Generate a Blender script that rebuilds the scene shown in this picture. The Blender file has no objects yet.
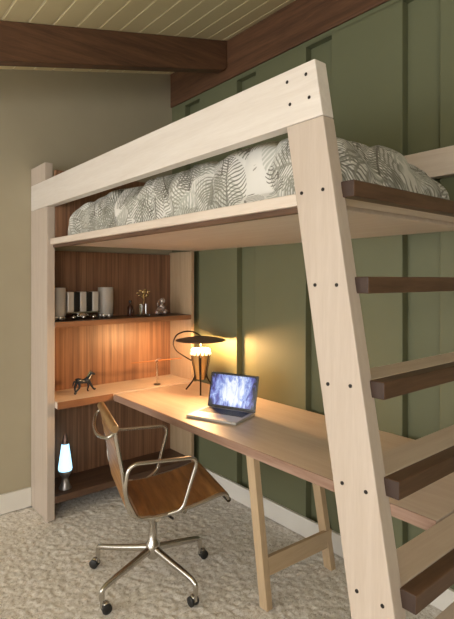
import bpy, bmesh, math, random
from mathutils import Vector, Matrix, noise
PI = math.pi
rnd = random.Random(7)
scn = bpy.context.scene
COL = scn.collection

# ------------------------------------------------------------------ helpers
class MB:
    """collects shapes; build() links them as one mesh object"""
    def __init__(s): s.v = []; s.f = []; s.sm = []
    def add(s, verts, faces, smooth=False):
        n = len(s.v)
        s.v += [Vector(p) for p in verts]
        s.f += [tuple(i + n for i in f) for f in faces]
        s.sm += [smooth] * len(faces)
        return s
    def box(s, x0, x1, y0, y1, z0, z1):
        return s.prism([(x0, y0), (x1, y0), (x1, y1), (x0, y1)], z0, z1)
    def prism(s, poly, a, b, axis='z'):
        n = len(poly)
        def P(p, t):
            if axis == 'z': return (p[0], p[1], t)
            if axis == 'y': return (p[0], t, p[1])
            return (t, p[0], p[1])
        vs = [P(p, a) for p in poly] + [P(p, b) for p in poly]
        fs = [tuple(range(n - 1, -1, -1)), tuple(range(n, 2 * n))]
        for i in range(n):
            j = (i + 1) % n
            fs.append((i, j, n + j, n + i))
        return s.add(vs, fs)
    def beam(s, a, b, w, d, up=(0, 0, 1)):
        """rectangular bar from a to b; w along 'side', d along 'up-ish'"""
        a = Vector(a); b = Vector(b); t = (b - a).normalized()
        u = Vector(up); sd = t.cross(u).normalized(); u = sd.cross(t).normalized()
        vs = []
        for p in (a, b):
            for i, j in ((-1, -1), (1, -1), (1, 1), (-1, 1)):
                vs.append(p + sd * (i * w / 2) + u * (j * d / 2))
        return s.add(vs, [(0, 3, 2, 1), (4, 5, 6, 7), (0, 1, 5, 4), (1, 2, 6, 5), (2, 3, 7, 6), (3, 0, 4, 7)])
    def tube(s, pts, r, seg=10, closed=False, sx=1.0):
        pts = [Vector(p) for p in pts]; n = len(pts)
        rr = r if isinstance(r, (list, tuple)) else [r] * n
        tans = []
        for i in range(n):
            if closed: t = pts[(i + 1) % n] - pts[i - 1]
            else: t = pts[min(i + 1, n - 1)] - pts[max(i - 1, 0)]
            tans.append(t.normalized())
        ref = Vector((0, 0, 1)) if abs(tans[0].z) < .9 else Vector((1, 0, 0))
        u = tans[0].cross(ref).normalized()
        vs = []
        for i in range(n):
            u = (u - tans[i] * u.dot(tans[i])).normalized()
            w = tans[i].cross(u)
            for k in range(seg):
                a = 2 * PI * k / seg
                vs.append(pts[i] + (u * math.cos(a) * sx + w * math.sin(a)) * rr[i])
        fs = []
        for i in range(n if closed else n - 1):
            j = (i + 1) % n
            for k in range(seg):
                l = (k + 1) % seg
                fs.append((i * seg + k, i * seg + l, j * seg + l, j * seg + k))
        if not closed:
            fs.append(tuple(range(seg - 1, -1, -1)))
            fs.append(tuple((n - 1) * seg + k for k in range(seg)))
        return s.add(vs, fs, True)
    def lathe(s, prof, c=(0, 0, 0), seg=32, axis='z', closed=False):
        c = Vector(c); n = len(prof); vs = []
        for r, h in prof:
            for k in range(seg):
                a = 2 * PI * k / seg
                if axis == 'z': p = Vector((r * math.cos(a), r * math.sin(a), h))
                elif axis == 'x': p = Vector((h, r * math.cos(a), r * math.sin(a)))
                else: p = Vector((r * math.sin(a), h, r * math.cos(a)))
                vs.append(c + p)
        fs = []
        for i in range(n if closed else n - 1):
            j = (i + 1) % n
            for k in range(seg):
                l = (k + 1) % seg
                fs.append((i * seg + k, i * seg + l, j * seg + l, j * seg + k))
        if not closed:
            if prof[0][0] > 1e-6: fs.append(tuple(range(seg - 1, -1, -1)))
            if prof[-1][0] > 1e-6: fs.append(tuple((n - 1) * seg + k for k in range(seg)))
        return s.add(vs, fs, True)
    def ball(s, c, r, seg=16, sz=(1, 1, 1)):
        c = Vector(c); rings = seg // 2; vs = []; fs = []
        for i in range(rings + 1):
            t = PI * i / rings
            for k in range(seg):
                a = 2 * PI * k / seg
                vs.append(c + Vector((r * sz[0] * math.sin(t) * math.cos(a), r * sz[1] * math.sin(t) * math.sin(a), r * sz[2] * math.cos(t))))
        for i in range(rings):
            for k in range(seg):
                l = (k + 1) % seg
                fs.append((i * seg + k, (i + 1) * seg + k, (i + 1) * seg + l, i * seg + l))
        return s.add(vs, fs, True)
    def xform(s, m):
        s.v = [m @ p for p in s.v]; return s
    def build(s, name, mat, parent=None, bevel=0.0, off=None, smooth_angle=True, subsurf=0):
        me = bpy.data.meshes.new(name)
        o3 = Vector(off) if off is not None else Vector((0, 0, 0))
        me.from_pydata([p - o3 for p in s.v], [], s.f)
        bm = bmesh.new(); bm.from_mesh(me)
        bmesh.ops.remove_doubles(bm, verts=bm.verts, dist=1e-6)
        bmesh.ops.recalc_face_normals(bm, faces=bm.faces)
        bm.to_mesh(me); bm.free()
        o = bpy.data.objects.new(name, me); COL.objects.link(o)
        if isinstance(mat, (list, tuple)):
            for m in mat: me.materials.append(m)
        elif mat: me.materials.append(mat)
        anysm = any(s.sm)
        for p in me.polygons: p.use_smooth = anysm
        if anysm:
            try: me.set_sharp_from_angle(angle=math.radians(40))
            except Exception: pass
        if bevel > 0:
            b = o.modifiers.new('bevel', 'BEVEL'); b.width = bevel; b.segments = 2; b.limit_method = 'ANGLE'
        if subsurf:
            b = o.modifiers.new('sub', 'SUBSURF'); b.levels = subsurf; b.render_levels = subsurf
        if parent: o.parent = parent
        return o

def tag(o, label, cat=None, group=None):
    o['label'] = label
    if cat: o['category'] = cat
    if group: o['group'] = group
    return o
def thing(name, label, cat, loc=(0, 0, 0), rz=0.0, group=None):
    o = bpy.data.objects.new(name, None); COL.objects.link(o)
    o.empty_display_size = .05
    o.location = loc; o.rotation_euler = (0, 0, rz)
    return tag(o, label, cat, group)
def structure(o): o['kind'] = 'structure'; return o
def smoothpath(pts, n=8, closed=False):
    """Catmull-Rom through pts"""
    pts = [Vector(p) for p in pts]; out = []; m = len(pts)
    rng = m if closed else m - 1
    for i in range(rng):
        if closed: p0, p1, p2, p3 = pts[i - 1], pts[i], pts[(i + 1) % m], pts[(i + 2) % m]
        else: p0, p1, p2, p3 = pts[max(i - 1, 0)], pts[i], pts[i + 1], pts[min(i + 2, m - 1)]
        for k in range(n):
            t = k / n
            out.append(.5 * ((2 * p1) + (p2 - p0) * t + (2 * p0 - 5 * p1 + 4 * p2 - p3) * t * t + (3 * p1 - p0 - 3 * p2 + p3) * t ** 3))
    if not closed: out.append(pts[-1])
    return out
def fillet(pts, r, n=6, closed=False):
    """polyline with rounded corners"""
    pts = [Vector(p) for p in pts]; m = len(pts); out = []
    for i in range(m):
        if not closed and i in (0, m - 1): out.append(pts[i]); continue
        a, b, c = pts[i - 1], pts[i], pts[(i + 1) % m]
        d1 = (a - b); d2 = (c - b)
        q = min(r, d1.length * .45, d2.length * .45)
        s = b + d1.normalized() * q; e = b + d2.normalized() * q
        for k in range(n + 1):
            t = k / n
            out.append(s * (1 - t) ** 2 + b * 2 * t * (1 - t) + e * t * t)
    return out

# ------------------------------------------------------------------ materials
def srgb(r, g, b):
    def f(c):
        c /= 255.0
        return c / 12.92 if c <= .04045 else ((c + .055) / 1.055) ** 2.4
    return (f(r), f(g), f(b), 1)
class NT:
    def __init__(s, name):
        s.m = bpy.data.materials.new(name); s.m.use_nodes = True
        s.t = s.m.node_tree; s.b = s.t.nodes['Principled BSDF']; s.out = s.t.nodes['Material Output']
    def n(s, typ, **kw):
        nd = s.t.nodes.new(typ)
        for k, v in kw.items(): setattr(nd, k, v)
        return nd
    def l(s, a, b): s.t.links.new(a, b)
    def math(s, op, a, b=None, c=None, clamp=False):
        nd = s.n('ShaderNodeMath', operation=op, use_clamp=clamp)
        for i, x in enumerate((a, b, c)):
            if x is None: continue
            if isinstance(x, (int, float)): nd.inputs[i].default_value = x
            else: s.l(x, nd.inputs[i])
        return nd.outputs[0]
    def coord(s, scale=(1, 1, 1), loc=(0, 0, 0), rot=(0, 0, 0)):
        c = s.n('ShaderNodeTexCoord'); m = s.n('ShaderNodeMapping')
        m.inputs['Scale'].default_value = scale; m.inputs['Location'].default_value = loc; m.inputs['Rotation'].default_value = rot
        s.l(c.outputs['Object'], m.inputs['Vector']); return m.outputs[0]
    def noise(s, vec, scale=5, detail=4, rough=.5, dist=0):
        nd = s.n('ShaderNodeTexNoise'); s.l(vec, nd.inputs['Vector'])
        nd.inputs['Scale'].default_value = scale; nd.inputs['Detail'].default_value = detail
        nd.inputs['Roughness'].default_value = rough; nd.inputs['Distortion'].default_value = dist
        return nd.outputs['Fac']
    def ramp(s, fac, stops):
        nd = s.n('ShaderNodeValToRGB'); cr = nd.color_ramp
        while len(cr.elements) < len(stops): cr.elements.new(.5)
        for e, (p, c) in zip(cr.elements, stops): e.position = p; e.color = c
        s.l(fac, nd.inputs['Fac']); return nd.outputs['Color']
    def mix(s, fac, a, b, blend='MIX'):
        nd = s.n('ShaderNodeMix', data_type='RGBA', blend_type=blend)
        for sock, x in ((nd.inputs[0], fac), (nd.inputs[6], a), (nd.inputs[7], b)):
            if isinstance(x, (int, float, tuple)): sock.default_value = x
            else: s.l(x, sock)
        return nd.outputs[2]
    def bump(s, h, strength=.3, dist=.002):
        nd = s.n('ShaderNodeBump'); nd.inputs['Strength'].default_value = strength; nd.inputs['Distance'].default_value = dist
        s.l(h, nd.inputs['Height']); s.l(nd.outputs[0], s.b.inputs['Normal'])
    def set(s, **kw):
        for k, v in kw.items():
            i = s.b.inputs[k]
            if isinstance(v, (int, float, tuple)): i.default_value = v
            else: s.l(v, i)
        return s.m
def wood(name, c1, c2, axis='x', fine=1.0, rough=.45, contrast=(.35, .65), stretch=14):
    t = NT(name)
    sc = {'x': (1, stretch, stretch), 'y': (stretch, 1, stretch), 'z': (stretch, stretch, 1)}[axis]
    v = t.coord(scale=sc)
    a = t.noise(v, 2.2 * fine, 6, .6, .6); b = t.noise(v, 14 * fine, 3, .6)
    f = t.math('ADD', t.math('MULTIPLY', a, .7), t.math('MULTIPLY', b, .3))
    t.bump(b, .08, .001)
    return t.set(**{'Base Color': t.ramp(f, [(contrast[0], c2), (contrast[1], c1)]), 'Roughness': rough})
def plain(name, c, rough=.5, metal=0.0, **kw):
    t = NT(name); v = t.coord()
    n = t.noise(v, 30, 3)
    hi = tuple(min(1, x * 1.06) for x in c[:3]) + (1,); lo = tuple(x * .94 for x in c[:3]) + (1,)
    return t.set(**{'Base Color': t.mix(n, lo, hi), 'Roughness': rough, 'Metallic': metal, **kw})

MAPLE_X = wood('maple_along_x', srgb(222, 209, 195), srgb(206, 189, 173), 'x', contrast=(.3, .7))
PALE_X = wood('pale_maple_rail', srgb(226, 219, 211), srgb(210, 200, 190), 'x', contrast=(.3, .7))
MAPLE_Y = wood('maple_along_y', srgb(222, 209, 195), srgb(206, 189, 173), 'y', contrast=(.3, .7))
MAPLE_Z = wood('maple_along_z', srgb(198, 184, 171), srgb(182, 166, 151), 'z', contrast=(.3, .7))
TAN_Z = wood('tan_ply_along_z', srgb(198, 174, 142), srgb(178, 152, 120), 'z', contrast=(.3, .7))
TAN_Y = wood('tan_ply_along_y', srgb(198, 174, 142), srgb(178, 152, 120), 'y', contrast=(.3, .7))
WALNUT_Y = wood('walnut_along_y', srgb(106, 78, 59), srgb(74, 52, 38), 'y')
WALNUT_X = wood('walnut_along_x', srgb(106, 78, 59), srgb(74, 52, 38), 'x')
EDGEB = wood('brown_edge_along_y', srgb(158, 112, 78), srgb(128, 86, 58), 'y')
DARKEND = plain('walnut_dark_end', srgb(58, 40, 30), .6)  # darker brown for the end faces of the step nosings
CHERRY_X = wood('cherry_edge_along_x', srgb(172, 142, 124), srgb(144, 112, 94), 'x')
def zebra():
    t = NT('zebrano_veneer')
    v = t.coord(scale=(30, 30, .6))
    a = t.noise(v, 2.0, 5, .6, .4)
    v2 = t.coord(scale=(6, 6, .3)); b = t.noise(v2, 1.5, 2)
    f = t.math('ADD', t.math('MULTIPLY', a, .75), t.math('MULTIPLY', b, .25))
    return t.set(**{'Base Color': t.ramp(f, [(.34, srgb(100, 70, 53)), (.5, srgb(136, 98, 73)), (.64, srgb(158, 118, 90))]), 'Roughness': .42})
ZEBRA = zebra()
def painted(name, c, c2, bump=.1, scale=60):
    t = NT(name); v = t.coord()
    a = t.noise(v, 1.3, 4, .6); b = t.noise(v, scale, 4, .6)
    t.bump(b, bump, .002)
    return t.set(**{'Base Color': t.ramp(a, [(.3, c), (.7, c2)]), 'Roughness': .62})
BEIGE = painted('beige_wall_paint', srgb(166, 156, 132), srgb(174, 164, 140))
GREEN = painted('sage_wall_paint', srgb(103, 106, 78), srgb(109, 112, 84))
WHITE = painted('white_trim_paint', srgb(222, 218, 210), srgb(228, 224, 216), .05)
CEILP = painted('cream_plank_paint', srgb(212, 198, 156), srgb(220, 207, 166), .1)
CEILG = painted('pale_groove_paint', srgb(246, 238, 212), srgb(250, 243, 220), .05)
BEAMW = wood('stained_beam', srgb(112, 78, 54), srgb(74, 49, 34), 'y', fine=.7, rough=.55)
BEAMX = wood('stained_ridge_beam', srgb(112, 78, 54), srgb(74, 49, 34), 'x', fine=.7, rough=.55)
def carpet():
    t = NT('shaggy_carpet'); v = t.coord()
    a = t.noise(v, 60, 5, .75, .6); b = t.noise(v, 7, 3); c = t.noise(v, 150, 3, .6)
    h = t.math('ADD', t.math('MULTIPLY', a, .75), t.math('MULTIPLY', c, .25))
    t.bump(h, .55, .004)
    col = t.ramp(h, [(.36, srgb(166, 156, 144)), (.47, srgb(232, 226, 217)), (.58, srgb(252, 250, 246))])
    col = t.mix(t.math('MULTIPLY', b, .25), col, srgb(190, 180, 166))
    return t.set(**{'Base Color': col, 'Roughness': .95, 'Specular IOR Level': .1})
CARPET = carpet()
CHROME = plain('polished_aluminium', srgb(196, 192, 186), .22, 1.0)
DARKMETAL = plain('dark_bronze', srgb(62, 52, 44), .35, .8)
BLACKR = plain('black_rubber', srgb(28, 27, 27), .5)
LEATHER = wood('tan_leather', srgb(166, 120, 68), srgb(120, 80, 42), 'x', fine=1.2, rough=.38, stretch=6)
PALELEATHER = plain('worn_tan_leather', srgb(146, 114, 76), .45)
SCREWM = plain('blackened_screw', srgb(46, 42, 40), .4, .6)
def leafy():
    t = NT('palm_frond_print')
    base = t.coord()
    wob = t.n('ShaderNodeTexNoise'); t.l(base, wob.inputs['Vector']); wob.inputs['Scale'].default_value = 9
    col = srgb(220, 217, 210)
    def layer(scale, off, stripe, lo, hi, shade, col):
        m = t.n('ShaderNodeMapping'); t.l(base, m.inputs['Vector'])
        m.inputs['Scale'].default_value = (scale, scale, scale * .8); m.inputs['Location'].default_value = off
        ad = t.n('ShaderNodeMix', data_type='VECTOR'); ad.inputs[0].default_value = .12
        t.l(m.outputs[0], ad.inputs[4]); t.l(wob.outputs['Color'], ad.inputs[5])
        vo = t.n('ShaderNodeTexVoronoi'); t.l(ad.outputs[1], vo.inputs['Vector']); vo.inputs['Scale'].default_value = 1
        d = t.n('ShaderNodeVectorMath', operation='SUBTRACT'); t.l(ad.outputs[1], d.inputs[0]); t.l(vo.outputs['Position'], d.inputs[1])
        sp = t.n('ShaderNodeSeparateColor'); t.l(vo.outputs['Color'], sp.inputs[0])
        sx = t.n('ShaderNodeSeparateXYZ'); t.l(d.outputs[0], sx.inputs[0])
        # unfold: use x and (y+z) as surface coordinates
        px = sx.outputs[0]; py = t.math('ADD', sx.outputs[1], sx.outputs[2])
        an = t.math('MULTIPLY', sp.outputs[0], 6.283)
        ca = t.math('COSINE', an); sa = t.math('SINE', an)
        u = t.math('ADD', t.math('MULTIPLY', px, ca), t.math('MULTIPLY', py, sa))
        w = t.math('ABSOLUTE', t.math('SUBTRACT', t.math('MULTIPLY', py, ca), t.math('MULTIPLY', px, sa)))
        s = t.math('SINE', t.math('MULTIPLY', t.math('SUBTRACT', u, t.math('MULTIPLY', w, .9)), stripe))
        r = t.math('ADD', t.math('MULTIPLY', u, u), t.math('MULTIPLY', t.math('MULTIPLY', w, w), 2.2))
        inside = t.math('LESS_THAN', r, .26)
        rm = t.n('ShaderNodeMapRange'); t.l(s, rm.inputs[0]); rm.inputs[1].default_value = lo; rm.inputs[2].default_value = hi
        f = t.math('MULTIPLY', rm.outputs[0], inside)
        spine = t.math('MULTIPLY', t.math('LESS_THAN', w, .018), inside)
        f = t.math('MAXIMUM', f, t.math('MULTIPLY', spine, .9))
        return t.mix(t.math('MULTIPLY', f, .92), col, shade)
    col = layer(4.4, (2.5, .6, 1.3), 84, -.8, .4, srgb(184, 184, 174), col)
    col = layer(5.0, (9.2, 3.1, 4.4), 78, -.7, .5, srgb(166, 167, 156), col)
    col = layer(4.7, (3.3, 1.7, 2.2), 90, -.2, .7, srgb(136, 136, 124), col)
    col = layer(4.9, (7.1, 4.9, 0.7), 88, .1, .8, srgb(108, 105, 94), col)
    col = layer(4.3, (8.4, 5.2, 6.9), 92, -.1, .7, srgb(140, 138, 126), col)
    col = layer(5.6, (1.1, 8.2, 5.7), 84, .3, .9, srgb(84, 78, 66), col)
    return t.set(**{'Base Color': col, 'Roughness': .85, 'Sheen Weight': .15})
LEAFY = leafy()
def glass(name, c, rough=.05, ior=1.45):
    return plain(name, c, rough, 0.0, **{'Transmission Weight': 1.0, 'IOR': ior})
GLASS = glass('clear_glass', srgb(240, 240, 238))
FROST = plain('frosted_glass', srgb(214, 208, 200), .45, 0.0, **{'Transmission Weight': .45, 'IOR': 1.3})
def emit(name, c, strength):
    t = NT(name)
    return t.set(**{'Base Color': c, 'Emission Color': c, 'Emission Strength': strength, 'Roughness': .4})

# ------------------------------------------------------------------ key dimensions (metres, camera stands at x=y=0)
XW, YW = -3.345, 2.18            # left wall, face of green panels
YF, TB = 1.064, .049            # front plane of the bunk, board thickness
YI = YF + TB
SL = .1728                      # lean of the ladder stringer
def xe(z): return -.903 + (2.122 - z) * SL      # outer edge of stringer
SW = .138                       # stringer width along x

# ------------------------------------------------------------------ setting
def fine(a, b, lo, hi, st):
    out = [a]; q = lo
    while q < hi: out.append(q); q += st
    return out + [b]
def carpet_mesh():
    xs = fine(XW - .1, 1.6, XW, -.35, .0095); ys = fine(-3.6, YW + .1, .2, YW, .0095)
    m = MB(); W = len(xs)
    for yy in ys:
        for xx in xs:
            h = .6 * noise.noise(Vector((xx * 31, yy * 31, .3))) + 1.0 * noise.noise(Vector((xx * 66, yy * 66, 4.3)))
            m.v.append(Vector((xx, yy, min(0, -.0055 + .0052 * h))))
    for j in range(len(ys) - 1):
        for i in range(W - 1):
            q = j * W + i; m.f.append((q, q + 1, q + W + 1, q + W)); m.sm.append(True)
    o = m.build('floor', CARPET)
    for pl in o.data.polygons: pl.use_smooth = True
    return o
structure(carpet_mesh())
structure(MB().box(XW - .1, XW, -3.6, YW + .1, 0, 3.5).build('wall_left', BEIGE))
# green panelled wall: raised panels with recessed vertical channels and a header
RX = [-3.160 + .6205 * k for k in range(-1, 8)]
w = MB(); w.box(XW - .1, 1.6, YW + .05, YW + .12, 0, 3.5)
e = XW - .1
for x in RX:
    if x + .19 < XW: continue
    w.box(e, x, YW, YW + .05, 0, 2.868); e = x + .188
w.box(e, 1.6, YW, YW + .05, 0, 2.868); w.box(XW - .1, 1.6, YW, YW + .05, 2.868, 3.5)
structure(w.build('wall_back', GREEN, bevel=.004))
structure(MB().box(XW, XW + .018, -3.6, YF, 0, .125).build('baseboard_left', WHITE, bevel=.004))
structure(MB().box(-2.99, 1.6, YW - .02, YW, 0, .113).build('baseboard_back', WHITE, bevel=.004))
# sloping plank ceiling, planks run along x
KC = .2415; A = math.atan(KC)
cz = lambda y: 2.806 + (y - .682) * KC
c = MB(); g = MB()
y = -3.6; pw = .1300
g.prism([(-3.6, cz(-3.6) + .004), (2.3, cz(2.3) + .004), (2.3, cz(2.3) + .06), (-3.6, cz(-3.6) + .06)], XW - .1, 1.6, 'x')
while y < 2.2:
    a, b = y + .0055, y + pw - .0055
    c.prism([(a, cz(a)), (b, cz(b)), (b, cz(b) + .013), (a, cz(a) + .013)], XW - .1, 1.6, 'x'); y += pw
co = structure(c.build('ceiling', CEILP, bevel=.003))
structure(g.build('trim_3', CEILG))
structure(MB().box(1.6, 1.7, -3.6, YW + .1, 0, 3.5).build('wall_right', BEIGE))  # unseen side wall, added to block world light from the right
# beams
bx0, bx1 = -2.70, -2.62
zb = lambda y: cz(y) - .205
structure(MB().prism([(-3.6, zb(-3.6)), (2.135, zb(2.135)), (2.16, zb(2.135) + .03), (2.16, cz(2.16)), (-3.6, cz(-3.6))], bx0, bx1, 'x').build('trim_1', BEAMW, bevel=.006))
structure(MB().prism([(2.162, 2.893), (YW, 2.893), (YW, cz(YW)), (2.162, cz(2.162))], XW, 1.6, 'x').build('trim_2', BEAMX, bevel=.006))

# ------------------------------------------------------------------ loft bed
bed = thing('loft_bed', 'pale maple loft bed with slanted ladder end over the desk', 'bed', (-2.0, 1.6, 0))
O = bed.location
def bp(mb, name, mat, bevel=.003, parent=bed, lab=None):
    o = mb.build(name, mat, parent, bevel, off=O)
    if lab: o['label'] = lab
    return o
p = MB(); p.box(XW + .004, -3.04, YF, YI, 0, 1.956); p.box(XW + .004, -3.075, YF, YI, 2.1235, 2.236); p.box(XW + .004, -3.04, YF + .02, YI, 1.956, 2.1235)
bp(p, 'post', MAPLE_Z)
zt, zr = 2.1225, 1.957
bp(MB().prism([(XW + .004, zr), (xe(zr), zr), (xe(zt), zt), (XW + .004, zt)], YF - .0008, YI, 'y'), 'guard_rail', PALE_X)
bp(MB().prism([(xe(0) - SW, 0), (xe(0), 0), (xe(zr - .001), zr - .001), (xe(zr) - SW, zr - .001)], YF, YI, 'y'), 'ladder_stringer', MAPLE_Z)
YB = 2.075
bp(MB().prism([(xe(0) - SW, 0), (xe(0), 0), (xe(1.73), 1.73), (xe(1.73) - SW, 1.73)], YB, YB + .049, 'y'), 'ladder_stringer', MAPLE_Z)
bp(MB().box(-2.98, -.78, 2.125, YW - .001, 1.965, 2.09), 'guard_rail', MAPLE_X)
PZ0, PZ1 = 1.72, 1.757
PLAT = bp(MB().box(-3.038, -.955, 1.083, YW - .002, PZ0, PZ1), 'platform', MAPLE_X)
pe = MB().box(-3.03, -.96, 1.098, 1.125, PZ0 - .018, PZ0 - .0005).build('edge_strip', WALNUT_X, PLAT, .001, off=O); pe['label'] = 'brown strip under the front edge'
bp(MB().box(-3.062, -3.04, YI + .001, YB + .03, PZ1 + .001, 2.19), 'headboard_panel', ZEBRA, lab='brown striped veneer headboard panel')
for z, t in ((1.772, .04), (1.509, .04), (1.238, .04), (.998, .042), (.737, .042), (.502, .042), (.252, .042)):
    x1 = xe(z)
    st = bp(MB().box(x1 - .102, x1 - .001, YI, YB, z - t, z), 'step', MAPLE_Y)
    no = MB().box(x1, x1 + .044, YI - .012, YB + .03, z - t - .005, z).build('step_nosing', [WALNUT_Y, DARKEND], st, .003, off=O)
    for pl_ in no.data.polygons: pl_.material_index = 1 if abs(pl_.normal.y) > .9 else 0
    no['label'] = 'dark walnut step nosing'
# screws
F_, CX_, CY_, H_, AN = 489.0, 227.0, 280.0, 1.5, math.radians(50.5)
def onfront(u, v):
    f = Vector((-math.sin(AN), math.cos(AN), 0)); r = Vector((math.cos(AN), math.sin(AN), 0))
    d = f + r * ((u - CX_) / F_) + Vector((0, 0, 1)) * ((CY_ - v) / F_)
    q = d * (YF / d.y); return q.x, q.z + H_
for u, v in ((287.4, 82.3), (306.2, 74.3), (309.4, 97.4), (290.2, 104.5), (301.8, 193.2), (323, 189.4), (315.2, 285), (336.7, 285), (328, 384), (350.5, 386),
             (342.3, 483), (366, 492), (357, 591), (382.6, 606)):
    x, z = onfront(u, v)
    m = MB().lathe([(0, -.002), (.0052, -.002), (.0052, .004), (0, .004)], (x, YF, z), 12, 'y')
    bp(m, 'screw', SCREWM, 0)

# ------------------------------------------------------------------ bookcase built in at the head end
bc = thing('bookcase', 'brown veneer bookcase with pale side panel under the head of the loft bed', 'bookcase', (-3.2, 1.6, 0)); O = bc.location
BY0, BY1 = YI + .001, 2.15
def kp(mb, name, mat, lab=None, bevel=.002): return bp(mb, name, mat, bevel, bc, lab)
kp(MB().box(XW + .004, -3.035, BY1, BY1 + .028, 0, PZ0 - .001), 'side_panel', TAN_Z, 'pale maple side panel')
kp(MB().box(XW + .004, XW + .02, BY0, BY1, 0, PZ0 - .02), 'back_panel', ZEBRA, 'striped veneer back panel')
SZ, CZ, LZ = 1.236, .742, .147
for z, t, nm in ((SZ, .032, 'shelf'), (CZ, .042, 'counter_shelf'), (LZ, .042, 'shelf')):
    x1 = -3.045 if nm == 'shelf' else -3.005
    s_ = kp(MB().box(XW + .021, x1, BY0, BY1, z - t, z), nm, MAPLE_Y if nm != 'shelf' else WALNUT_Y)
    ed = MB().box(x1, x1 + .012, BY0, BY1 if nm == 'shelf' else 1.487, z - t - .002, z).build('edge_band', EDGEB if z > .5 else WALNUT_Y, s_, .002, off=O)

# ------------------------------------------------------------------ desk
dk = thing('desk', 'long pale desk top with angled trestle legs along the green wall', 'desk', (-1.9, 1.82, 0)); O = dk.location
DX0, DX1, DY0, DY1, DZ = -2.99, -.772, 1.49, YW - .003, .738
top = MB().prism([(DX0, DY0 + .006), (DX1, DY0 + .006), (DX1, YB - .04), (DX1 - .14, YB - .04), (DX1 - .14, DY1), (DX0, DY1)], DZ - .04, DZ)
dt = bp(top, 'desktop', MAPLE_X, .002, dk)
eb = MB().box(DX0, DX1, DY0, DY0 + .006, DZ - .041, DZ).build('edge_band', CHERRY_X, dt, .001, off=O); eb['label'] = 'reddish wood edge band'
lz = DZ - .0405
for (x0, y0, x1, y1) in ((-1.658, 1.518, -1.612, 1.562), (-1.664, 1.935, -1.625, 2.035)):
    a = Vector((x0, y0, lz)); b = Vector((x1, y1, 0))
    m = MB(); vs = []
    for q in (b, a):
        for i, j in ((-1, -1), (1, -1), (1, 1), (-1, 1)): vs.append(q + Vector((i * .025, j * .018, 0)))
    m.add(vs, [(0, 3, 2, 1), (4, 5, 6, 7), (0, 1, 5, 4), (1, 2, 6, 5), (2, 3, 7, 6), (3, 0, 4, 7)])
    bp(m, 'leg', TAN_Z, .002, dk)
bp(MB().beam((-1.612, 1.555, .19), (-1.620, 2.03, .165), .02, .088), 'stretcher', TAN_Y, .002, dk)

# ------------------------------------------------------------------ bedding on the platform
def comforter():
    X0, X1, Y0, Y1 = -2.90, -.99, 1.122, 2.08
    nx, ny, nz = 110, 60, 16
    m = MB(); vs = {}
    cx_, cy_ = (X0 + X1) / 2, (Y0 + Y1) / 2; hx, hy = (X1 - X0) / 2, (Y1 - Y0) / 2
    Z0 = PZ1 + .003
    def P(s, t, q):           # s,t in -1..1, q in 0..1 height fraction
        # rounded box with pillowed top
        ins = .012 + .045 * (q ** 4)
        x = cx_ + s * (hx - ins * 1.0); yy = cy_ + t * (hy - ins * .9)
        edge = max(0.0, 1 - abs(s) ** 24) ** .5 * max(0.0, 1 - abs(t) ** 6) ** .5
        H = .165 + .06 * edge + .055 * math.exp(-((x + 1.25) / .28) ** 2 - ((yy - 1.6) / .4) ** 2)
        H += .02 * math.exp(-((x + 2.0) / .5) ** 2)
        z = Z0 + H * q
        p = Vector((x, yy, z))
        n1 = noise.noise(Vector((x * 4.3, yy * 4.3, z * 4 + 5))); n2 = noise.noise(Vector((x * 11, yy * 9, z * 7)))
        n3 = abs(noise.noise(Vector((x * 6.5 + z * 3, yy * 5, 3.1))))
        d = .022 * n1 + .009 * n2 - .03 * max(0, .12 - n3) / .12
        out = Vector((s ** 9 if abs(s) > .9 else 0, t ** 9 if abs(t) > .8 else 0, .9 * q)) 
        if out.length > 0: out.normalize()
        k = min(1, q * 4)
        p += out * d * k * (.4 if s < -.9 else 1)
        p.y = max(p.y, YI + .004); p.y = min(p.y, YB + .03)
        if q == 0: p.z = Z0
        return p
    idx = {}
    def V(s, t, q):
        key = (round(s, 5), round(t, 5), round(q, 5))
        if key not in idx:
            idx[key] = len(m.v); m.v.append(P(s, t, q))
        return idx[key]
    S = [-1 + 2 * i / nx for i in range(nx + 1)]; T = [-1 + 2 * i / ny for i in range(ny + 1)]; Q = [i / nz for i in range(nz + 1)]
    for i in range(nx):
        for j in range(ny):
            for q in (0, 1): m.f.append((V(S[i], T[j], q), V(S[i + 1], T[j], q), V(S[i + 1], T[j + 1], q), V(S[i], T[j + 1], q))); m.sm.append(True)
        for k in range(nz):
            for t in (-1, 1): m.f.append((V(S[i], t, Q[k]), V(S[i + 1], t, Q[k]), V(S[i + 1], t, Q[k + 1]), V(S[i], t, Q[k + 1]))); m.sm.append(True)
    for j in range(ny):
        for k in range(nz):
            for s in (-1, 1): m.f.append((V(s, T[j], Q[k]), V(s, T[j + 1], Q[k]), V(s, T[j + 1], Q[k + 1]), V(s, T[j], Q[k + 1]))); m.sm.append(True)
    o = m.build('comforter', LEAFY, None, subsurf=1)
    for pl in o.data.polygons: pl.use_smooth = True
    return o
tag(comforter(), 'plump white comforter with grey palm leaf print on the loft bed platform', 'comforter')

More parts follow.
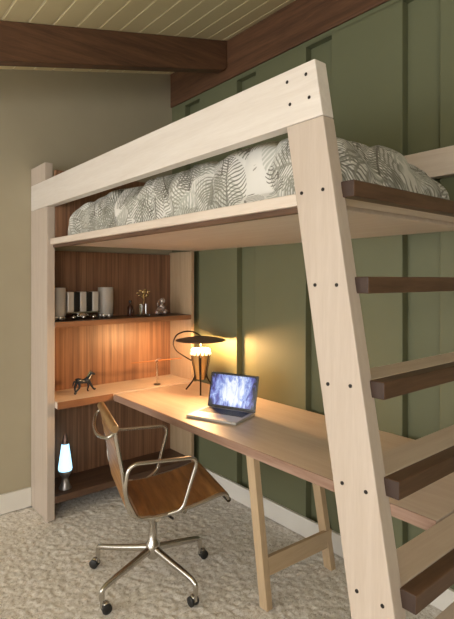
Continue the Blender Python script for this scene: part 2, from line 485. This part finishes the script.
# ------------------------------------------------------------------ office chair (local frame: +y forward, +x its right)
ch = thing('office_chair', 'swivel office chair with tan sling seat and polished aluminium frame', 'chair', (-2.103, 1.258, 0), -math.radians(17.5))
def cp(mb, name, mat, bevel=0, parent=ch, lab=None):
    o = mb.build(name, mat, parent, bevel)
    if lab: o['label'] = lab
    return o
seatprof = [(.315, .452), (.305, .474), (.27, .478), (.19, .458), (.08, .438), (-.04, .428), (-.115, .438)]
backprof = [(-.115, .438), (-.153, .468), (-.170, .53), (-.186, .64), (-.206, .75), (-.222, .845)]
full = smoothpath([(0, a, b) for a, b in seatprof] + [(0, a, b) for a, b in backprof[1:]], 8)
HW = .205
def sling(path, ribstep):
    m = MB(); n = len(path)
    L = [0]
    for i in range(1, n): L.append(L[-1] + (path[i] - path[i - 1]).length)
    th = .012; cols = 12
    def row(side):
        out = []
        for i, q in enumerate(path):
            t = path[min(i + 1, n - 1)] - path[max(i - 1, 0)]
            nm = Vector((0, -t.z, t.y)).normalized()
            rib = abs(math.sin(PI * L[i] / ribstep)) ** .5 * .004
            for k in range(cols + 1):
                x = -HW + 2 * HW * k / cols
                out.append(Vector((x, q.y, q.z)) + nm * (side * (th / 2 + rib)))
        return out
    a = row(-1); b = row(1); W = cols + 1
    fs = []
    for i in range(n - 1):
        for k in range(cols):
            q = i * W + k
            fs.append((q, q + 1, q + W + 1, q + W)); r = q + n * W
            fs.append((r, r + W, r + W + 1, r + 1))
        for k in (0, cols):
            q = i * W + k; fs.append((q, q + W, q + W + n * W, q + n * W))
    for i in (0, n - 1):
        for k in range(cols):
            q = i * W + k; fs.append((q, q + 1, q + 1 + n * W, q + n * W))
    return m.add(a + b, fs, True)
def dense(path, step=.006):
    out = [path[0]]
    for a, b in zip(path, path[1:]):
        k = max(1, int((b - a).length / step))
        for i in range(1, k + 1): out.append(a.lerp(b, i / k))
    return out
ns = 8 * (len(seatprof) - 1)
cp(sling(dense(full[2:ns + 1]), .045), 'seat', LEATHER)
cp(sling(dense(full[ns + 2:]), .045), 'backrest', LEATHER)
for s in (-1, 1):
    pts = [Vector((s * (HW + .008), q.y, q.z)) for q in full]
    cp(MB().tube(pts, .0115, 10, sx=.8), 'side_rail', CHROME)
# rolls at the ends
cp(MB().lathe([(0, -HW - .02), (.016, -HW - .02), (.019, -HW - .013), (.019, HW + .013), (.016, HW + .02), (0, HW + .02)], (.01, -.224, .852), 20, 'x'), 'headroll', PALELEATHER)
cp(MB().lathe([(0, -HW - .014), (.012, -HW - .014), (.012, HW + .014), (0, HW + .014)], (0, .316, .449), 16, 'x'), 'front_roll', DARKMETAL)
# arm rests: one tube each
for s in (-1, 1):
    x = s * .262; xi = s * (HW + .012)
    pts = fillet([(xi, .02, .434), (x - s * .02, .08, .455), (x, .15, .69), (x, -.17, .70), (x - s * .01, -.185, .57), (xi, -.125, .437), (xi, -.06, .432)], .05, 7)
    cp(MB().tube(pts, .0088, 10), 'armrest', CHROME)
# rear yoke and seat yoke
cp(MB().tube(smoothpath([(-HW - .008, -.225, .83), (-HW + .0, -.25, .81), (-.1, -.272, .79), (0, -.277, .785), (.1, -.272, .79), (HW, -.25, .81), (HW + .008, -.225, .83)], 6), .0085, 10), 'back_yoke', CHROME)
cp(MB().tube(smoothpath([(-HW - .005, -.03, .418), (-.14, -.02, .405), (-.05, 0, .395), (.05, 0, .395), (.14, -.02, .405), (HW + .005, -.03, .418)], 6), .012, 10)
   .tube(smoothpath([(-HW - .005, .10, .43), (-.14, .09, .408), (-.05, .05, .395), (.05, .05, .395), (.14, .09, .408), (HW + .005, .10, .43)], 6), .012, 10), 'seat_yoke', CHROME)
cp(MB().box(-.045, .045, -.05, .09, .36, .40), 'tilt_mechanism', DARKMETAL, .008)
cp(MB().tube([(.04, .02, .375), (.1, .05, .37), (.15, .06, .375)], .006, 8), 'lever', DARKMETAL)
cp(MB().lathe([(0, .125), (.02, .125), (.026, .13), (.03, .14), (.034, .15), (.034, .2), (.022, .215), (.02, .30), (.026, .31), (.026, .36), (0, .36)], (0, 0, 0), 24), 'column', CHROME)
rot14 = math.radians(17.5); WR = .0225
for ang, inw, R_ in ((11, 1, .278), (94, -1, .292), (208, -1, .318), (280, 1, .288)):
    a = math.radians(ang) + rot14
    d = Vector((math.cos(a), math.sin(a), 0))
    pts = smoothpath([d * .02 + Vector((0, 0, .172)), d * .12 + Vector((0, 0, .150)), d * .24 + Vector((0, 0, .126)), d * R_ + Vector((0, 0, .112)), d * (R_ + .012) + Vector((0, 0, .095)), d * (R_ + .012) + Vector((0, 0, .064))], 6)
    n = len(pts); leg = cp(MB().tube(pts, [.019 - .006 * min(1, i / (n * .6)) for i in range(n)], 12, sx=.85), 'base_leg', CHROME)
    c0 = d * (R_ + .012)
    sw = rnd.uniform(-.4, .4) + a + (PI if inw > 0 else 0)
    b = Vector((math.cos(sw), math.sin(sw), 0)); sd = Vector((-b.y, b.x, 0))
    ctr = c0 + b * .02 + Vector((0, 0, WR + .0005))
    m = MB()
    for s in (-1, 1):
        prof = [(0, -.008), (.018, -.008), (WR, -.005), (WR, .005), (.018, .008), (0, .008)]
        w_ = MB().lathe(prof, (0, 0, 0), 20, 'x')
        M = Matrix((( sd.x, b.x, 0, ctr.x + sd.x * s * .013), (sd.y, b.y, 0, ctr.y + sd.y * s * .013), (0, 0, 1, ctr.z), (0, 0, 0, 1)))
        w_.xform(M); m.add(w_.v, w_.f, True)
    ca = cp(m, 'caster', BLACKR)
    hood = MB().ball(ctr + Vector((0, 0, .007)) , .0225, 14, (.8, .8, 1)); hood.tube([c0 + Vector((0, 0, .03)), c0 + Vector((0, 0, .07))], .008, 10)
    cp(hood, 'caster_hood', CHROME, 0, ca)

# ------------------------------------------------------------------ desk lamp
LX, LY = -2.69, 1.985
la = thing('desk_lamp', 'bronze desk lamp with wide flat disc shade and tripod feet', 'lamp', (LX, LY, DZ))
def lp(mb, name, mat, lab=None, parent=la, bevel=0):
    o = mb.build(name, mat, parent, bevel)
    if lab: o['label'] = lab
    return o
zs = .355
prof = [(0, zs + .026), (.02, zs + .025), (.07, zs + .018), (.13, zs + .008), (.17, zs - .001), (.173, zs - .004), (.17, zs - .006), (.13, zs + .001), (.07, zs + .010), (.02, zs + .016), (0, zs + .017)]
SHADE = plain('bronze_shade', srgb(122, 98, 82), .4, .35)
lp(MB().lathe(prof, seg=48), 'lamp_shade', SHADE)
# tapered slatted body
lp(MB().lathe([(.030, .09), (.032, .088), (.055, .20), (.064, .262), (.062, .264), (.052, .20), (.028, .09)], seg=32, closed=True), 'inner_shell', plain('brass_shell', srgb(206, 170, 112), .28, .55), 'brass inner shell')
for k in range(6):
    a = 2 * PI * k / 6 + .25
    d = Vector((math.cos(a), math.sin(a), 0))
    lp(MB().tube([d * .034 + Vector((0, 0, .085)), d * .06 + Vector((0, 0, .20)), d * .069 + Vector((0, 0, .262))], .0035, 6), 'slat', DARKMETAL)
bulb = emit('warm_bulb_glow', (1.0, .78, .48, 1), 5)
cup = []
lp(MB().lathe([(0, .275), (.04, .275), (.062, .273), (.066, .277), (.067, .288), (.060, .294), (.03, .292), (0, .291)], seg=32), 'glass_diffuser', bulb, 'glowing frosted glass diffuser')
bd = MB()
for k in range(14):
    a = 2 * PI * k / 14
    bd.ball((.064 * math.cos(a), .064 * math.sin(a), .262), .0105, 10)
lp(bd, 'glass_bead_ring', emit('warm_bead_glow', (1.0, .74, .42, 1), 1.6), 'ring of glowing glass beads')
for ang in (-37, 203, 83):
    a = math.radians(ang); d = Vector((math.cos(a), math.sin(a), 0))
    lp(MB().tube(smoothpath([d * .066 + Vector((0, 0, .24)), d * .045 + Vector((0, 0, .13)), d * .06 + Vector((0, 0, .075)), d * .118 + Vector((0, 0, .004))], 6), .0055, 8), 'leg', DARKMETAL)
dl = Vector((-.64, -.77, 0))
dl = Vector((-math.cos(AN), -math.sin(AN), 0))
loop = smoothpath([Vector((0, 0, zs + .024)), dl * .05 + Vector((0, 0, zs + .052)), dl * .11 + Vector((0, 0, zs + .055)), dl * .165 + Vector((0, 0, zs + .03)), dl * .186 + Vector((0, 0, zs - .025)), dl * .165 + Vector((0, 0, zs - .075)), dl * .11 + Vector((0, 0, zs - .115)), dl * .063 + Vector((0, 0, zs - .142))], 8)
lp(MB().tube(loop, .005, 8), 'support_arm', DARKMETAL)
lp(MB().tube([(0, 0, .084), (0, 0, .31), (0, 0, zs + .024)], .006, 8), 'stem', DARKMETAL)

# ------------------------------------------------------------------ laptop
ra = math.radians(20.5)
lt = thing('laptop', 'open silver laptop with bright blue screen on the desk', 'laptop', (-2.128, 1.71, DZ), ra)
W2, D2 = .158, .113
ALU = plain('silver_aluminium', srgb(200, 198, 196), .5, .4)
base = lp(MB().box(-W2, W2, -D2, D2, .0015, .016), 'base', ALU, None, lt, .004)
kb = MB()
kb.box(-W2 + .016, W2 - .016, -.012, D2 - .022, .0155, .0163)
lp(kb, 'keyboard_well', plain('keyboard_well', srgb(150, 150, 155), .5), None, base)
ky = MB()
for r in range(5):
    for k in range(13):
        x = -W2 + .02 + k * .0213; yk = -.008 + r * .0192
        ky.box(x, x + .018, yk, yk + .0155, .0163, .0182)
lp(ky, 'keys', plain('dark_keys', srgb(52, 54, 62), .5), 'dark keys', base)
lp(MB().box(-.045, .045, -D2 + .012, -.024, .0156, .0163), 'trackpad', plain('trackpad', srgb(190, 189, 188), .3), None, base)
tilt = math.radians(14)
lid = MB().box(-W2, W2, -.004, .004, 0, .204)
Ml = Matrix.Translation((0, D2 - .001, .014)) @ Matrix.Rotation(-tilt, 4, 'X')
lidob = lp(lid.xform(Ml), 'screen_lid', plain('black_bezel', srgb(24, 24, 28), .25), 'black framed screen lid', lt, .003)
def screen():
    t = NT('glowing_screen'); v = t.coord()
    a = t.noise(t.coord(scale=(14, 10, 6)), 1.6, 6, .65, 1.6); b = t.noise(t.coord(scale=(5, 5, 5)), 1.5, 2)
    sx = t.n('ShaderNodeSeparateXYZ'); t.l(v, sx.inputs[0])
    f = t.math('ADD', t.math('MULTIPLY', t.math('SUBTRACT', a, .2), 1.15), t.math('MULTIPLY', b, .35))
    # bright centre of the displayed picture, dark streaks at its edge
    ex = t.math('MULTIPLY', sx.outputs[0], sx.outputs[0]); ex = t.math('MULTIPLY', ex, 16)
    ez = t.math('SUBTRACT', sx.outputs[2], .12); ez = t.math('MULTIPLY', t.math('MULTIPLY', ez, ez), 22)
    f = t.math('SUBTRACT', t.math('ADD', f, .2), t.math('ADD', ex, ez))
    col = t.ramp(f, [(.26, srgb(24, 26, 48)), (.44, srgb(98, 104, 186)), (.58, srgb(160, 182, 238)), (.72, srgb(240, 246, 255))])
    return t.set(**{'Base Color': (.01, .01, .012, 1), 'Emission Color': col, 'Emission Strength': 1.0, 'Roughness': .15})
lp(MB().box(-W2 + .011, W2 - .011, -.0048, -.0042, .016, .192).xform(Ml), 'display', screen(), 'glowing blue and white display', lidob)

# ------------------------------------------------------------------ lava lamp
lv = thing('lava_lamp', 'small lava lamp glowing blue white on the bottom shelf', 'lamp', (-3.125, 1.212, LZ))
lv.scale = (1.12, 1.12, 1.08)
lp(MB().lathe([(0, 0), (.036, 0), (.036, .004), (.024, .03), (.019, .055), (.02, .068), (.03, .085), (.038, .10), (.038, .108), (0, .108)], seg=28), 'lamp_base', plain('brushed_silver', srgb(168, 164, 164), .3, .8), None, lv)
lp(MB().lathe([(0, .1085), (.036, .1085), (.039, .118), (.0385, .128), (.021, .262), (.0195, .266), (0, .266)], seg=28), 'lava_bottle', emit('blue_lava_glow', (.40, .76, 1.0, 1), 2.0), 'glowing blue white bottle', lv)
lp(MB().lathe([(0, .2662), (.02, .2662), (.017, .29), (.011, .315), (.006, .325), (0, .325)], seg=24), 'cap', plain('copper_cap', srgb(128, 110, 106), .35, .7), None, lv)

# ------------------------------------------------------------------ ornaments on the upper shelf
def hurricane(x, y, label):
    t = thing('candle_holder', label, 'candle holder', (x, y, SZ), 0, 'frosted glass candle holders on the upper shelf')
    lp(MB().lathe([(.048, .028), (.05, .028), (.053, .036), (.053, .21), (.052, .213), (.05, .21), (.05, .036)], seg=28, closed=True), 'glass_shade', FROST, None, t)
    f = MB()
    for k in range(6):
        a = 2 * PI * k / 6 + .3
        f.ball((.036 * math.cos(a), .036 * math.sin(a), .0185), .0185, 12)
    f.lathe([(0, .0225), (.05, .0225), (.05, .0278), (0, .0278)], seg=24)
    lp(f, 'ball_foot_base', plain('crystal_silver', srgb(220, 214, 206), .12, .7), 'shiny base on ball feet', t)
hurricane(-3.165, 1.175, 'frosted glass candle holder on ball feet beside the tall left post')
hurricane(-3.20, 1.53, 'frosted glass candle holder on ball feet right of the striped box')
bxo = thing('ornament_box', 'silver and black striped upright box on a chrome base on upper shelf', 'ornament', (-3.19, 1.345, SZ))
CW = plain('satin_silver', srgb(214, 206, 198), .3, .45); CB = plain('gloss_black', srgb(30, 27, 26), .25)
lp(MB().box(-.045, .045, -.118, .118, .042, .052).lathe([(0, .012), (.05, .012), (.066, .022), (.05, .042), (0, .042)], seg=28), 'chrome_base', plain('mirror_chrome', srgb(206, 202, 198), .1, 1.0), 'chrome base', bxo, .003)
for i in range(3):
    a = (i - 1) * .07
    lp(MB().ball((.05, a, .0155), .0155, 12), 'ball_foot', plain('foot_chrome', srgb(206, 202, 198), .1, 1.0), None, bxo)
lp(MB().ball((-.04, 0, .0155), .0155, 12), 'ball_foot', CW, None, bxo)
ws = [(.042, 0), (.045, 1), (.042, 0), (.045, 1), (.042, 0)]; yy = -.108
for wd, k in ws:
    lp(MB().box(-.045, .045 if k == 0 else .038, yy, yy + wd, .0525, .185), 'black_column' if k else 'silver_column', CB if k else CW, None, bxo, .004)
    yy += wd
# flower sculpture on glass block
fl = thing('figurine', 'gilt flower sprig figurine on a clear glass block on upper shelf', 'figurine', (-3.17, 1.815, SZ))
lp(MB().box(-.035, .035, -.04, .04, 0, .012), 'glass_plinth', GLASS, None, fl, .003)
lp(MB().box(-.02, .02, -.022, .022, .0125, .09), 'glass_block', GLASS, None, fl, .003)
GILT = plain('gilt_metal', srgb(206, 180, 130), .25, .9)
m = MB(); m.tube([(0, 0, .0905), (0, .004, .13), (0, -.004, .165)], .004, 8)
for k, (dy, dz, r_) in enumerate(((-.04, .168, .012), (-.022, .186, .011), (0, .176, .014), (.022, .19, .011), (.042, .176, .012), (.03, .152, .011), (-.026, .15, .010), (.006, .152, .010))):
    q = Vector((.008 * (k % 3 - 1), dy, dz)); m.tube([(0, 0, .13), q], .0022, 6)
    m.ball(q, r_, 10, (.55, 1.1, .7 + .15 * (k % 3)))
lp(m, 'flower_sprig', GILT, None, fl)
bt = thing('bottle', 'small dark bottle behind the gilt flower on upper shelf', 'bottle', (-3.24, 1.745, SZ)); bt.scale = (1.15, 1.15, 1.2)
lp(MB().lathe([(0, 0), (.017, 0), (.018, .004), (.018, .05), (.012, .062), (.007, .068), (.007, .082), (0, .082)], seg=20), 'body', plain('brown_bottle', srgb(74, 44, 34), .25), None, bt)
lp(MB().lathe([(0, .0825), (.009, .0825), (.009, .095), (0, .095)], seg=16), 'stopper', CB, None, bt)
fg = thing('figurine', 'small crouching silver figure with round head near the lamp end of upper shelf', 'figurine', (-3.16, 1.955, SZ)); fg.scale = (1.15, 1.15, 1.15)
SILV = plain('pewter', srgb(176, 158, 150), .25, .7)
lp(MB().ball((0, 0, .028), .03, 16, (.8, 1.1, .95)).ball((.012, .028, .02), .019, 12).ball((.012, -.028, .02), .019, 12).ball((.02, .012, .05), .015, 12), 'body', SILV, None, fg)
lp(MB().ball((.004, .012, .092), .021, 16).tube([(0, .006, .05), (.003, .010, .08)], .01, 8), 'head', plain('bright_pewter', srgb(216, 204, 196), .2, .7), None, fg)
lp(MB().tube(smoothpath([(.01, -.02, .055), (.02, -.034, .075), (.016, -.02, .096)], 5), .006, 8), 'arm', SILV, None, fg)

# ------------------------------------------------------------------ horse figurine
hs = thing('horse_figurine', 'small dark blue walking horse figurine on the counter shelf', 'figurine', (-3.15, 1.345, CZ), math.radians(100))
HB = plain('dark_blue_glass', srgb(40, 50, 62), .25, .0); HG = plain('sea_green_glass', srgb(110, 128, 112), .2, .2)
def hx(mb, name, mat=HB): return lp(mb, name, mat, None, hs)
# local +x = nose direction
body = MB().tube(smoothpath([(-.052, 0, .082), (-.04, 0, .086), (-.012, 0, .078), (.018, 0, .078), (.038, 0, .09), (.055, 0, .108), (.062, 0, .122)], 5),
                 [.008 + .0 * i if i < 2 else (.019 if i < 9 else (.016 if i < 14 else (.019 if i < 20 else max(.009, .019 - .0012 * (i - 19))))) for i in range(31)], 12)
body.tube(smoothpath([(.056, 0, .124), (.072, 0, .122), (.09, 0, .112)], 5), [.011, .0115, .012, .0115, .011, .0105, .010, .009, .008, .007, .006], 10)
hx(body, 'body')
for (x0, s, kx, fx, z0) in ((-.042, 1, -.056, -.052, .08), (-.04, -1, -.038, -.072, .08), (.034, 1, .048, .04, .08), (.036, -1, .056, .078, .08)):
    fz = .0035 if fx != .078 else .02
    hx(MB().tube(smoothpath([(x0, s * .01, z0), (kx, s * .012, .042), (fx, s * .012, .012), (fx + .008, s * .012, fz)], 5),
                 [.0105 - .0055 * min(1, i / 9) for i in range(16)], 8), 'leg')
hx(MB().tube(smoothpath([(-.052, 0, .086), (-.07, 0, .082), (-.08, 0, .055)], 5), [.003, .004, .005, .0055, .006, .006, .0055, .005, .004, .003, .002], 8), 'tail')
hx(MB().tube(smoothpath([(.03, 0, .104), (.044, 0, .122), (.056, 0, .136)], 5), .006, 8, sx=.5), 'mane', HG)
for s in (-1, 1): hx(MB().lathe([(.004, 0), (0, .016)], (.058, s * .006, .131), 8), 'ear')

# ------------------------------------------------------------------ balance ornament
bo = thing('balance_ornament', 'slim balance ornament with long thin beam on a clear stand', 'ornament', (-3.06, 1.865, CZ))
lp(MB().lathe([(0, 0), (.024, 0), (.024, .005), (.007, .008), (.006, .16), (.003, .165), (0, .165)], seg=20), 'clear_stand', GLASS, None, bo)
lp(MB().tube([(-.02, -.2, .1735), (0, 0, .1735), (.02, .2, .1735)], [.003, .004, .003], 6), 'beam', plain('amber_beam', srgb(150, 92, 48), .4), None, bo)
lp(MB().ball((0, 0, .175), .009, 12).tube(smoothpath([(0, -.02, .172), (0, 0, .18), (.006, .03, .19)], 4), .005, 8), 'pivot_bird', plain('dark_red_bird', srgb(76, 40, 34), .35), None, bo)

# ------------------------------------------------------------------ lights
def area(name, loc, target, size, sizey, power, col):
    l = bpy.data.lights.new(name, 'AREA'); l.shape = 'RECTANGLE'; l.size = size; l.size_y = sizey; l.energy = power; l.color = col
    o = bpy.data.objects.new(name, l); COL.objects.link(o); o.location = loc
    o.rotation_euler = (Vector(target) - Vector(loc)).to_track_quat('-Z', 'Y').to_euler(); return o
area('window_daylight', (-1.6, -3.3, 1.7), (-1.6, 1.5, 1.0), 2.8, 1.8, 70, (1.0, .985, .97))
area('side_fill_light', (1.45, -1.2, 1.9), (-2.2, 1.2, .4), 1.6, 1.4, 75, (1.0, .98, .95))  # added fill from the unseen right side, lifts floor and right-facing faces
pl = bpy.data.lights.new('lamp_bulb', 'POINT'); pl.energy = 44; pl.color = (1.0, .56, .24); pl.shadow_soft_size = .045
po = bpy.data.objects.new('lamp_bulb', pl); COL.objects.link(po); po.location = (LX + .012, LY - .012, DZ + .328)
wd = bpy.data.worlds.new('room_world'); scn.world = wd; wd.use_nodes = True
bg = wd.node_tree.nodes['Background']; bg.inputs[0].default_value = (.96, .96, .96, 1); bg.inputs[1].default_value = 3.4

# ------------------------------------------------------------------ camera
cam = bpy.data.cameras.new('camera'); cam.sensor_fit = 'VERTICAL'; cam.sensor_height = 36
cam.lens = F_ * 36 / 619; cam.shift_x = 0.0; cam.shift_y = -(309.5 - CY_) / 619; cam.clip_start = .05
cam.sensor_width = 36
co = bpy.data.objects.new('camera', cam); COL.objects.link(co)
co.location = (0, 0, H_); co.rotation_euler = (PI / 2, 0, AN); scn.camera = co
vs_ = scn.view_settings; vs_.view_transform = 'Standard'; vs_.look = 'None'; vs_.exposure = 0; vs_.gamma = 1; vs_.use_curve_mapping = False
